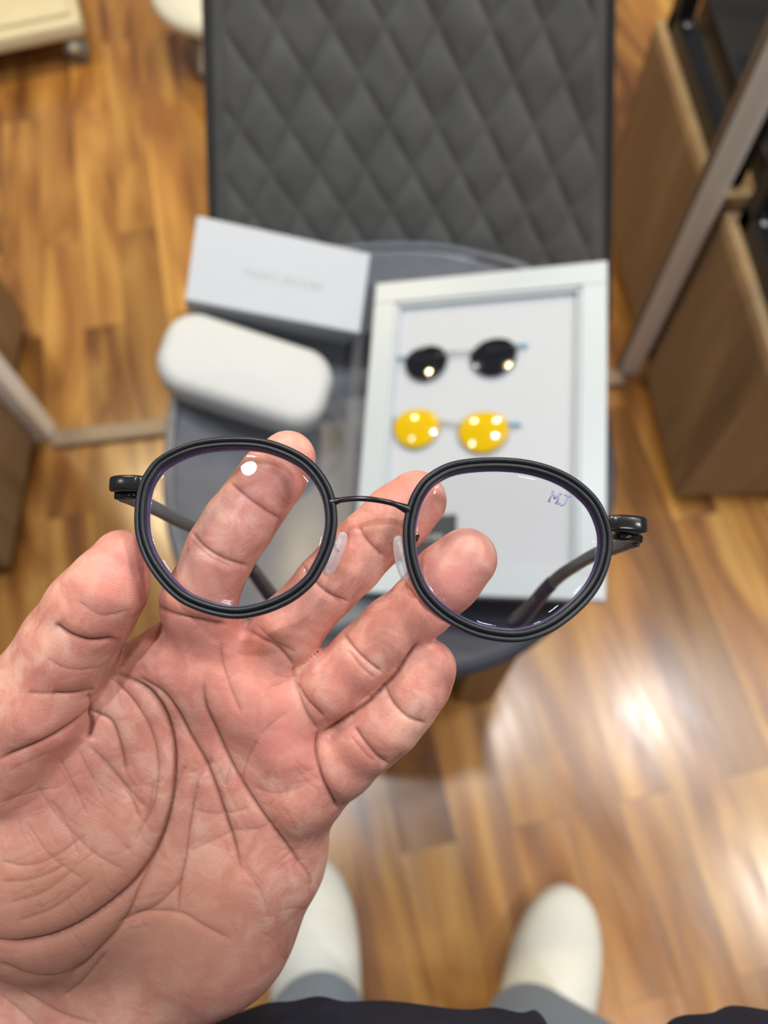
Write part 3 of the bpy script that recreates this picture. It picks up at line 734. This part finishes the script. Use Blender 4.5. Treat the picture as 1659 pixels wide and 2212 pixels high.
for tl in TEMP:
    path = catmull([W(*p) for p in tl], 5); n_ = len(path)
    upv = (gp(800, 1000) - gp(800, 1100)).normalized(); mid = 0.62
    rb = []; ra = []
    for i in range(n_):
        u = i / (n_ - 1)
        rb.append(0.0022 if u < 0.05 else 0.0021 + 0.0014 * max(0, (u - 0.35) / 0.65) ** 1.2 + (0.0 if u < 0.9 else -0.0022 * ((u - 0.9) / 0.1) ** 2))
        ra.append(0.0009 + 0.0012 * u)
    k0 = int(n_ * mid)
    v, f = sweep(path[:k0 + 1], ra[:k0 + 1], rb[:k0 + 1], up=upv, seg=16, power=3.2); tm = mesh_obj('temple', v, f, M['temple'], gl)
    inw = Vector(R[:, 0]) * (1 if tl[0][0] < 800 else -1)
    k1 = int(n_ * 0.72); pin = [p + inw * (ra[k1 + i] * 0.75) + upv * 0.0003 for i, p in enumerate(path[k1:n_ - 1])]
    v, f = sweep(pin, [r_ * 0.5 for r_ in ra[k1:n_ - 1]], [r_ * 0.72 for r_ in rb[k1:n_ - 1]], up=upv, seg=14, power=3.0); mesh_obj('tip_inlay', v, f, M['tip_in'], tm)
    v, f = sweep(path[k0:], [r_ * 1.12 for r_ in ra[k0:]], [r_ * 1.12 for r_ in rb[k0:]], up=upv, seg=16, power=3.0); tpz = mesh_obj('temple_tip', v, f, M['tip'], tm)

# ============================================================ PERSON
person = thing('person', 'standing person in a navy top, pale jeans and white shoes, left palm up holding eyeglasses', 'person', (0.04, -0.16, 0))
def C(px, py, d): return np.array([(px - 829.5) / F * d, (1106 - py) / F * d, d])
def S(px, py, d, r):
    d = d + 3.4e-5 * max(0.0, py - 1560)          # the heel of the hand leans away from the viewer
    return (C(px, py, d), r * d / F)
FING = {
 'index': [S(452, 1402, .212, 84), S(428, 1305, .2065, 78), S(479, 1188, .2060, 73), S(515, 1133, .2055, 74), S(553, 1080, .2055, 70), S(590, 1030, .2050, 69), S(622, 990, .2045, 60)],
 'middle': [S(578, 1420, .212, 76), S(622, 1360, .2085, 73), S(709, 1262, .2060, 68), S(756, 1214, .2050, 70), S(801, 1168, .2045, 66), S(855, 1122, .2035, 72), S(899, 1082, .2030, 66)],
 'ring': [S(655, 1535, .212, 72), S(717, 1481, .2085, 72), S(786, 1419, .2060, 70), S(850, 1361, .2040, 71), S(917, 1303, .2010, 68), S(965, 1248, .1985, 73), S(1006, 1208, .1975, 68)],
 'little': [S(690, 1690, .213, 74), S(738, 1648, .2095, 72), S(799, 1595, .2070, 69), S(840, 1560, .2060, 69), S(877, 1520, .2055, 65), S(905, 1476, .2045, 66), S(922, 1444, .2040, 64)],
 'thumb': [S(20, 1640, .214, 128), S(85, 1510, .209, 118), S(150, 1392, .2040, 100), S(196, 1318, .2010, 94), S(232, 1268, .1985, 84), S(262, 1206, .1985, 62)],
}
PALM = [
 (S(448, 1420, .2165, 92), S(250, 1960, .2250, 130)),
 (S(570, 1462, .2170, 88), S(240, 2060, .2250, 120)),
 (S(628, 1580, .2170, 84), S(280, 2120, .2250, 110)),
 (S(640, 1712, .2165, 82), S(585, 1850, .2180, 96)),
 (S(585, 1850, .2180, 96), S(490, 1980, .2200, 108)),
 (S(490, 1980, .2200, 108), S(330, 2120, .2230, 118)),
 (S(330, 2120, .2230, 118), S(190, 2260, .2260, 118)),
 (S(310, 1470, .2190, 82), S(150, 1640, .2200, 120)),
 (S(400, 1424, .2160, 72), S(600, 1500, .2170, 70)),
 (S(150, 2050, .2270, 140), S(20, 2230, .2300, 150)),
]
WR = [(S(100, 2180, .228, 165), S(-180, 2420, .236, 190)), (S(-180, 2420, .236, 190), S(-620, 2760, .250, 215)), (S(230, 2200, .228, 110), S(-120, 2560, .240, 150))]
def hand_field(P):
    X, Y, Z = P
    pal = None
    for (a, ra), (b, rb) in PALM:
        d_ = cone(P, a, b, ra, rb, 0.92); pal = d_ if pal is None else smin(pal, d_, 0.011)
    for (a, ra), (b, rb) in WR:
        pal = smin(pal, cone(P, a, b, ra, rb, 0.85), 0.02)
    # thenar and hypothenar mounds, pads under the fingers
    c_, r_ = S(105, 1850, .2165, 262); pal = smin(pal, ell(P, c_, (r_ * 0.93, r_ * 0.95, 0.0235)), 0.007)
    c_, r_ = S(470, 1960, .2170, 200); pal = smin(pal, ell(P, c_, (r_ * 0.72, r_ * 1.0, 0.0165)), 0.012)
    for px, py, r0, dz in ((455, 1440, 90, .0120), (575, 1505, 80, .0120), (640, 1610, 70, .0118), (660, 1715, 60, .0118)):
        c_, r_ = S(px, py, .2145, r0); pal = smin(pal, ell(P, c_, (r_, r_, dz)), 0.008)
    out = None
    for nm, J in FING.items():
        d_ = None
        for i in range(len(J) - 1):
            q = cone(P, J[i][0], J[i + 1][0], J[i][1], J[i + 1][1]); d_ = q if d_ is None else smin(d_, q, 0.0025)
        k = 0.0050 if nm == 'thumb' else 0.0045
        d_ = smin(pal, d_, k); out = d_ if out is None else smin(out, d_, 0.0024 if nm == 'little' else 0.0012)
    return out
V, Q = surface_net(hand_field, (-0.235, -0.262, 0.170), (0.045, 0.035, 0.318), 0.00082)
# trim the open forearm end happens off frame inside the sleeve
me = np_mesh('hand_raw', V, Q)
ob = bpy.data.objects.new('hand_raw', me); COL.objects.link(ob)
md = ob.modifiers.new('s', 'SUBSURF'); md.levels = 1
bpy.context.view_layer.update()
me2 = bpy.data.meshes.new_from_object(ob.evaluated_get(bpy.context.evaluated_depsgraph_get())); bpy.data.objects.remove(ob)
nv = len(me2.vertices); co_ = np.empty(nv * 3, np.float32); me2.vertices.foreach_get('co', co_); co_ = co_.reshape(-1, 3)
no_ = np.empty(nv * 3, np.float32); me2.vertices.foreach_get('normal', no_); no_ = no_.reshape(-1, 3)
if no_[np.argmin(co_[:, 2])][2] > 0: me2.flip_normals(); no_ = -no_
PX = 829.5 + F * co_[:, 0] / co_[:, 2]; PY = 1106 - F * co_[:, 1] / co_[:, 2]
facing = np.clip(-no_[:, 2] * 1.6, 0, 1)
def polydist(pts):
    pts = np.array([(p.x, p.y) for p in catmull([Vector((*p, 0)) for p in pts], 5)]) if len(pts) > 2 else np.array(pts, float)
    best = np.full(nv, 1e9, np.float32); tt = np.zeros(nv, np.float32); n_ = len(pts) - 1
    lo, hi = pts.min(0) - 60, pts.max(0) + 60
    m_ = np.where((PX > lo[0]) & (PX < hi[0]) & (PY > lo[1]) & (PY < hi[1]))[0]
    x, y = PX[m_], PY[m_]; bb = best[m_]; tb = tt[m_]
    for i in range(n_):
        a, b = pts[i], pts[i + 1]; d_ = b - a; L = d_ @ d_ + 1e-9
        h = np.clip(((x - a[0]) * d_[0] + (y - a[1]) * d_[1]) / L, 0, 1)
        q = np.hypot(x - a[0] - d_[0] * h, y - a[1] - d_[1] * h); s = q < bb
        bb = np.where(s, q, bb); tb = np.where(s, (i + h) / n_, tb)
    best[m_] = bb; tt[m_] = tb
    return best, tt
# creases: points, depth (mm), half width (px), colour strength
CR = [
 # main palm folds
 ([(250, 1455), (300, 1480), (345, 1530), (370, 1590), (376, 1660), (368, 1740), (345, 1815), (315, 1875), (270, 1930), (200, 1985), (120, 2025), (40, 2040), (-20, 2030)], 1.9, 10, .75),
 ([(300, 1465), (350, 1500), (385, 1545), (410, 1590), (440, 1640), (465, 1700), (485, 1760), (505, 1820), (520, 1880)], 1.3, 8, .6),
 ([(440, 1480), (445, 1530), (465, 1575), (485, 1620), (510, 1670), (540, 1720), (580, 1780), (625, 1835), (660, 1880)], 1.1, 8, .55),
 ([(478, 1390), (485, 1440), (500, 1490), (520, 1540)], 0.5, 6, .3),
 ([(235, 1460), (290, 1520), (325, 1580), (340, 1650), (332, 1730), (310, 1790)], 0.8, 6, .3),
 ([(200, 1540), (240, 1560), (262, 1620), (270, 1670)], 1.2, 7, .5),
 ([(195, 1500), (200, 1530), (200, 1565), (190, 1600)], 1.8, 8, .8),
 ([(200, 1530), (150, 1570), (90, 1605), (0, 1640)], 1.3, 7, .6),
 ([(205, 1490), (160, 1500), (110, 1500)], 1.1, 7, .5), ([(110, 1500), (60, 1497)], .5, 6, .25),
 ([(260, 1380), (235, 1440), (212, 1490)], .9, 7, .3),
 # thumb joint
 ([(118, 1348), (150, 1372), (195, 1386), (252, 1380)], 1.3, 8, .7),
 ([(100, 1420), (130, 1440), (170, 1448), (225, 1440)], .3, 6, .15),
 ([(170, 1300), (220, 1330), (280, 1318)], .3, 6, .15),
 # finger joints
 ([(415, 1150), (440, 1180), (485, 1207), (540, 1224)], .9, 6, .5), ([(410, 1165), (450, 1200), (500, 1225)], .35, 5, .25),
 ([(497, 1042), (535, 1075), (570, 1100), (606, 1122)], .8, 6, .5),
 ([(325, 1302), (370, 1325), (430, 1340), (492, 1350)], 1.0, 8, .5),
 ([(650, 1215), (672, 1250), (712, 1285), (755, 1300)], .7, 6, .4), ([(665, 1240), (700, 1276), (740, 1305)], .4, 5, .25),
 ([(775, 1138), (795, 1170), (832, 1204)], .7, 6, .4),
 ([(528, 1355), (560, 1378), (600, 1400), (636, 1440)], .8, 7, .35), ([(555, 1350), (590, 1385), (640, 1410)], .3, 5, .2),
 ([(741, 1367), (765, 1400), (795, 1430), (826, 1453)], .9, 6, .5), ([(752, 1405), (780, 1440), (810, 1466)], .45, 5, .3),
 ([(876, 1262), (905, 1300), (945, 1335), (962, 1345)], .6, 6, .35),
 ([(640, 1474), (660, 1510), (700, 1550)], .7, 6, .4),
 ([(831, 1485), (850, 1520), (885, 1552), (921, 1563)], .8, 6, .5), ([(765, 1570), (785, 1600), (815, 1635), (838, 1650)], .8, 6, .45), ([(757, 1590), (790, 1630), (810, 1645)], .3, 5, .25),
 ([(634, 1440), (640, 1490), (660, 1540), (688, 1580)], .8, 7, .35),
 ([(688, 1582), (684, 1630), (692, 1680), (712, 1720), (732, 1748)], 1.3, 7, .6),
 ([(640, 1860), (668, 1890), (672, 1915)], .5, 7, .3),
 # where the ring and little fingers touch: shade of the groove painted as a dark line
 ([(905, 1386), (880, 1420), (850, 1460), (806, 1504), (752, 1548), (692, 1586)], 0.55, 8, .8),
 # secondary palm lines
 ([(425, 1700), (410, 1780), (400, 1860), (388, 1910), (385, 1970)], .7, 6, .45),
 ([(395, 1900), (340, 1955), (290, 1980), (255, 2000)], .5, 6, .35),
 ([(370, 1755), (330, 1850), (300, 1920), (270, 1990), (200, 2070), (150, 2110)], .9, 7, .5),
 ([(270, 1990), (320, 1970), (390, 1972), (440, 2000), (500, 2030)], .45, 7, .3),
 ([(330, 1690), (318, 1760), (290, 1820)], .4, 6, .2),
 ([(555, 1600), (535, 1640), (520, 1690)], .3, 6, .2), ([(560, 1590), (590, 1560), (620, 1540)], .25, 6, .15),
 ([(500, 1650), (485, 1700)], .3, 6, .2), ([(545, 1700), (600, 1715), (650, 1700)], .25, 6, .15), ([(420, 1750), (480, 1760), (540, 1745)], .25, 6, .15),
 ([(500, 1795), (560, 1790), (600, 1775)], .25, 6, .15), ([(400, 1655), (380, 1700), (370, 1740)], .35, 6, .2), ([(460, 1640), (430, 1680), (425, 1710)], .3, 6, .2),
 ([(410, 1840), (450, 1820), (500, 1800)], .25, 6, .15), ([(520, 1870), (560, 1920), (585, 1990)], .3, 6, .15),
 # thenar wrinkles
 ([(190, 1610), (240, 1660), (280, 1720), (300, 1770)], .5, 7, .25), ([(215, 1640), (270, 1700), (310, 1745)], .4, 6, .2),
 ([(80, 1700), (130, 1770), (200, 1840), (270, 1880)], .35, 7, .2), ([(130, 1640), (160, 1700), (190, 1760)], .35, 6, .2), ([(170, 1620), (200, 1680), (225, 1730)], .3, 6, .2),
 ([(110, 1730), (150, 1790), (170, 1850)], .35, 6, .2), ([(60, 1780), (110, 1850), (180, 1900)], .3, 6, .2), ([(0, 1860), (60, 1870), (120, 1850), (190, 1800)], .35, 7, .2),
 ([(0, 1905), (70, 1900), (140, 1870)], .3, 6, .2), ([(20, 1950), (90, 1930), (160, 1880)], .3, 6, .2), ([(40, 1990), (120, 1960), (200, 1900)], .3, 6, .2),
 ([(0, 1735), (60, 1715), (130, 1700)], .25, 6, .15), ([(0, 2080), (60, 2105), (120, 2110), (180, 2090)], .5, 7, .3), ([(0, 2120), (60, 2150), (130, 2190), (200, 2212)], .5, 8, .25),
 ([(0, 2150), (50, 2190), (90, 2230)], .4, 7, .2), ([(230, 2060), (180, 2120), (140, 2150)], .5, 7, .3),
]
disp = np.zeros(nv, np.float32); cst = np.zeros(nv, np.float32)
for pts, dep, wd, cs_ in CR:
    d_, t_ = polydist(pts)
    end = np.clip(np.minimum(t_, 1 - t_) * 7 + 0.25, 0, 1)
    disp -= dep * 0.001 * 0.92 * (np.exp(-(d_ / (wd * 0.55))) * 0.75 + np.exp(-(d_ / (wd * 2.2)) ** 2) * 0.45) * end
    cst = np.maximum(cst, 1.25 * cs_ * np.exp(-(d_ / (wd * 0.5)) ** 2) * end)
disp = np.maximum(disp, -0.0030)
# web-like mesh of tiny wrinkles on the thenar
rng = np.random.RandomState(7)
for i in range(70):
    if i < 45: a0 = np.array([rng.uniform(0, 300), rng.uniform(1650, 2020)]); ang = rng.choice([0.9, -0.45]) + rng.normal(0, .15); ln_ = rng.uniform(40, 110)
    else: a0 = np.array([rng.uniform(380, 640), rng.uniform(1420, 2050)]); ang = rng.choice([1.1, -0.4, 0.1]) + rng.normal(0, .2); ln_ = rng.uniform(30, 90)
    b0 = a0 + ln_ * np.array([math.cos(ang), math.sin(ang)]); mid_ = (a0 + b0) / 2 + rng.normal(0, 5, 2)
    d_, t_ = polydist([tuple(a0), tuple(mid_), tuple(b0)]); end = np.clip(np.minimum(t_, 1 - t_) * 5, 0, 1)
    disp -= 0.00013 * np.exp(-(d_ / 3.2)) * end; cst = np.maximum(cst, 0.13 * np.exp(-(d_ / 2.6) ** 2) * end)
co_ = co_ + no_ * (disp * facing)[:, None]
def blob(cx_, cy_, r_): return np.exp(-((PX - cx_) ** 2 + (PY - cy_) ** 2) / (r_ * r_))
red = np.zeros(nv, np.float32)
for cx_, cy_, r_, s_ in ((240, 1240, 85, .75), (420, 1390, 95, .55), (530, 1430, 75, .45), (600, 1560, 85, .6), (640, 1640, 70, .4), (870, 1060, 80, .5), (620, 1000, 70, .45), (960, 1280, 90, .6), (740, 1440, 50, .45),
                         (640, 1340, 60, .4), (930, 1430, 60, .4), (690, 1720, 45, .3), (480, 1560, 80, .35), (90, 1560, 90, .35), (150, 1640, 70, .4), (740, 1180, 50, .35), (810, 1580, 45, .3), (60, 1700, 90, .25)):
    red += s_ * blob(cx_, cy_, r_)
tan_shade = 0.95 * blob(140, 1960, 270) + 0.6 * blob(480, 2050, 190) + 0.35 * blob(430, 1290, 60) + 0.4 * blob(240, 1450, 45) + 0.3 * blob(680, 1760, 50) + 0.35 * blob(640, 1250, 60)  # browner heel skin, with the shade over the lower palm painted in
colr = np.zeros((nv, 4), np.float32); colr[:, 0] = np.clip(red, 0, 1); colr[:, 1] = np.clip(cst, 0, 1) * facing; colr[:, 2] = np.clip(tan_shade, 0, .92); colr[:, 3] = 1
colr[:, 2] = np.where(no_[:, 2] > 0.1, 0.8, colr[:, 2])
wco = co_ @ R.T + np.array([0, 0, CAMH])
me2.vertices.foreach_set('co', wco.astype(np.float32).ravel())
if np.linalg.det(R) < 0: me2.flip_normals()
me2.materials.clear()
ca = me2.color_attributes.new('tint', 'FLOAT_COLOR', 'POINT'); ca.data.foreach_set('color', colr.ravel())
me2.update()
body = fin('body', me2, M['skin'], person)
body['label'] = 'open left hand and forearm'

# shoes
def shoe(toe, heel, w_=0.052):
    toe = Vector(toe); heel = Vector(heel); ax = (toe - heel); L_ = ax.length; ax = ax.normalized(); sd = Vector((ax.y, -ax.x, 0))
    def fld(P):
        X, Y, Z = P
        d_ = ell(P, (0, L_ - 0.088, 0.030), (w_, 0.088, 0.036))
        d_ = smin(d_, ell(P, (0, L_ - 0.150, 0.038), (w_ * 0.93, 0.10, 0.046)), 0.03)
        d_ = smin(d_, ell(P, (0, 0.075, 0.045), (w_ * 0.74, 0.080, 0.055)), 0.04)
        d_ = smin(d_, cone(P, (0, 0.075, 0.05), (0, 0.07, 0.082), 0.036, 0.034), 0.02)
        d_ = np.maximum(d_, 0.012 - Z + 0 * X); d_ = np.maximum(d_, Z - 0.098 + 0 * X)
        return d_
    def fsole(P):
        X, Y, Z = P
        q = np.minimum(ell((X, Y, 0 * Z), (0, L_ - 0.095, 0), (w_ + 0.004, 0.098, 1)), 1) if False else None
        e1_ = np.sqrt((X / (w_ + .003)) ** 2 + ((Y - (L_ - .098)) / .1) ** 2) - 1; e2_ = np.sqrt((X / (w_ * .78)) ** 2 + ((Y - .082) / .086) ** 2) - 1
        e = smin(e1_ * w_, e2_ * w_, 0.05) + 0 * Z
        return np.maximum(e, np.abs(Z - 0.011) - 0.010)
    Mx = Matrix(((sd.x, ax.x, 0, heel.x), (sd.y, ax.y, 0, heel.y), (0, 0, 1, 0), (0, 0, 0, 1)))
    V, Q = surface_net(fld, (-0.075, -0.03, -0.004), (0.075, L_ + 0.03, 0.105), 0.004)
    me = np_mesh('shoe', V, Q); me.transform(Mx)
    o = fin('shoe', me, M['shoe'], person)
    V, Q = surface_net(fsole, (-0.075, -0.03, -0.004), (0.075, L_ + 0.03, 0.03), 0.003)
    me = np_mesh('sole', V, Q); me.transform(Mx); fin('sole', me, M['sole'], o)
shoe((-0.122, 0.004, 0), (-0.108, -0.275, 0)); shoe((0.222, -0.050, 0), (0.115, -0.305, 0))
# trousers: two legs and hips, one garment
def trou(P):
    d_ = cone(P, (-0.104, -0.176, 0.12), (-0.105, -0.19, 0.45), 0.058, 0.068)
    d_ = smin(d_, cone(P, (-0.105, -0.20, 0.45), (-0.060, -0.26, 0.80), 0.068, 0.085), 0.03)
    e_ = cone(P, (0.136, -0.198, 0.12), (0.150, -0.20, 0.45), 0.058, 0.068)
    e_ = smin(e_, cone(P, (0.150, -0.21, 0.45), (0.11, -0.26, 0.80), 0.068, 0.085), 0.03)
    h_ = ell(P, (0.03, -0.27, 0.86), (0.15, 0.10, 0.14))
    d_ = smin(np.minimum(d_, e_), h_, 0.05)
    return np.maximum(d_, 0.075 - P[2] + 0 * P[0])
V, Q = surface_net(trou, (-0.22, -0.42, 0.05), (0.28, -0.08, 1.02), 0.008)
me = np_mesh('trousers', V, Q); fin('trousers', me, M['jeans'], person)
# shirt: wavy hem seen from above, built as a loft with thickness, plus the left sleeve
hem = [at(x, y, 0.80) for x, y in ((380, 2250), (430, 2214), (520, 2185), (620, 2160), (700, 2156), (800, 2163), (1000, 2176), (1100, 2182), (1160, 2186), (1182, 2215), (1215, 2290), (1300, 2330), (1385, 2280), (1430, 2225), (1500, 2190), (1590, 2176), (1680, 2182), (1750, 2215))]
hem = [(p.x, p.y) for p in hem]
fr = hem; bk = [(0.175, -0.11), (0.215, -0.18), (0.225, -0.27), (0.19, -0.35), (0.10, -0.395), (0.0, -0.40), (-0.09, -0.37), (-0.14, -0.30), (-0.15, -0.21), (-0.135, -0.12), (-0.11, -0.075)]
hm = catmull([Vector((x, y, 0)) for x, y in fr + bk], 5, True); n_ = len(hm)
ctr = Vector((0.035, -0.22, 0)); rows = []
for z_, s_, back in ((0.80, 0.94, 0), (0.795, 0.99, 0), (0.80, 1.0, 0), (0.85, 1.0, 0.008), (0.92, 1.0, 0.022), (1.0, 1.02, 0.040), (1.10, 1.05, 0.060), (1.20, 1.05, 0.075), (1.28, 0.9, 0.085), (1.33, 0.6, 0.085), (1.34, 0.34, 0.085), (1.33, 0.30, 0.085)):
    sm = min(1, max(0, (z_ - 0.80) / 0.15))
    row = []
    for i, p in enumerate(hm):
        a = math.atan2((p.y - ctr.y) / 0.17, (p.x - ctr.x) / 0.19); el = Vector((ctr.x + 0.19 * math.cos(a), ctr.y + 0.165 * math.sin(a), 0))
        q = p.lerp(el, sm * 0.85); q = ctr + (q - ctr) * s_
        row.append(Vector((q.x, q.y - back, z_ + 0.004 * math.sin(i * 0.9) * (z_ < 0.81))))
    rows.append(row)
V = [p for r_ in rows for p in r_]; Fc = []
for i in range(len(rows) - 1):
    for k in range(n_): Fc.append((i * n_ + k, i * n_ + (k + 1) % n_, (i + 1) * n_ + (k + 1) % n_, (i + 1) * n_ + k))
sl = catmull([Vector((-0.10, -0.31, 1.20)), Vector((-0.20, -0.31, 1.12)), Vector((-0.29, -0.27, 1.00)), Vector((-0.345, -0.22, 0.86)), Vector((-0.28, -0.145, 0.80)), Vector((-0.208, -0.095, 0.779))], 6)
nl = len(sl); v2, f2 = sweep(sl, [0.075 - 0.030 * (i / (nl - 1)) for i in range(nl)], up=(0, 0, 1), seg=20)
v, f = merge((V, Fc), (v2, f2)); mesh_obj('shirt', v, f, M['shirt'], person)
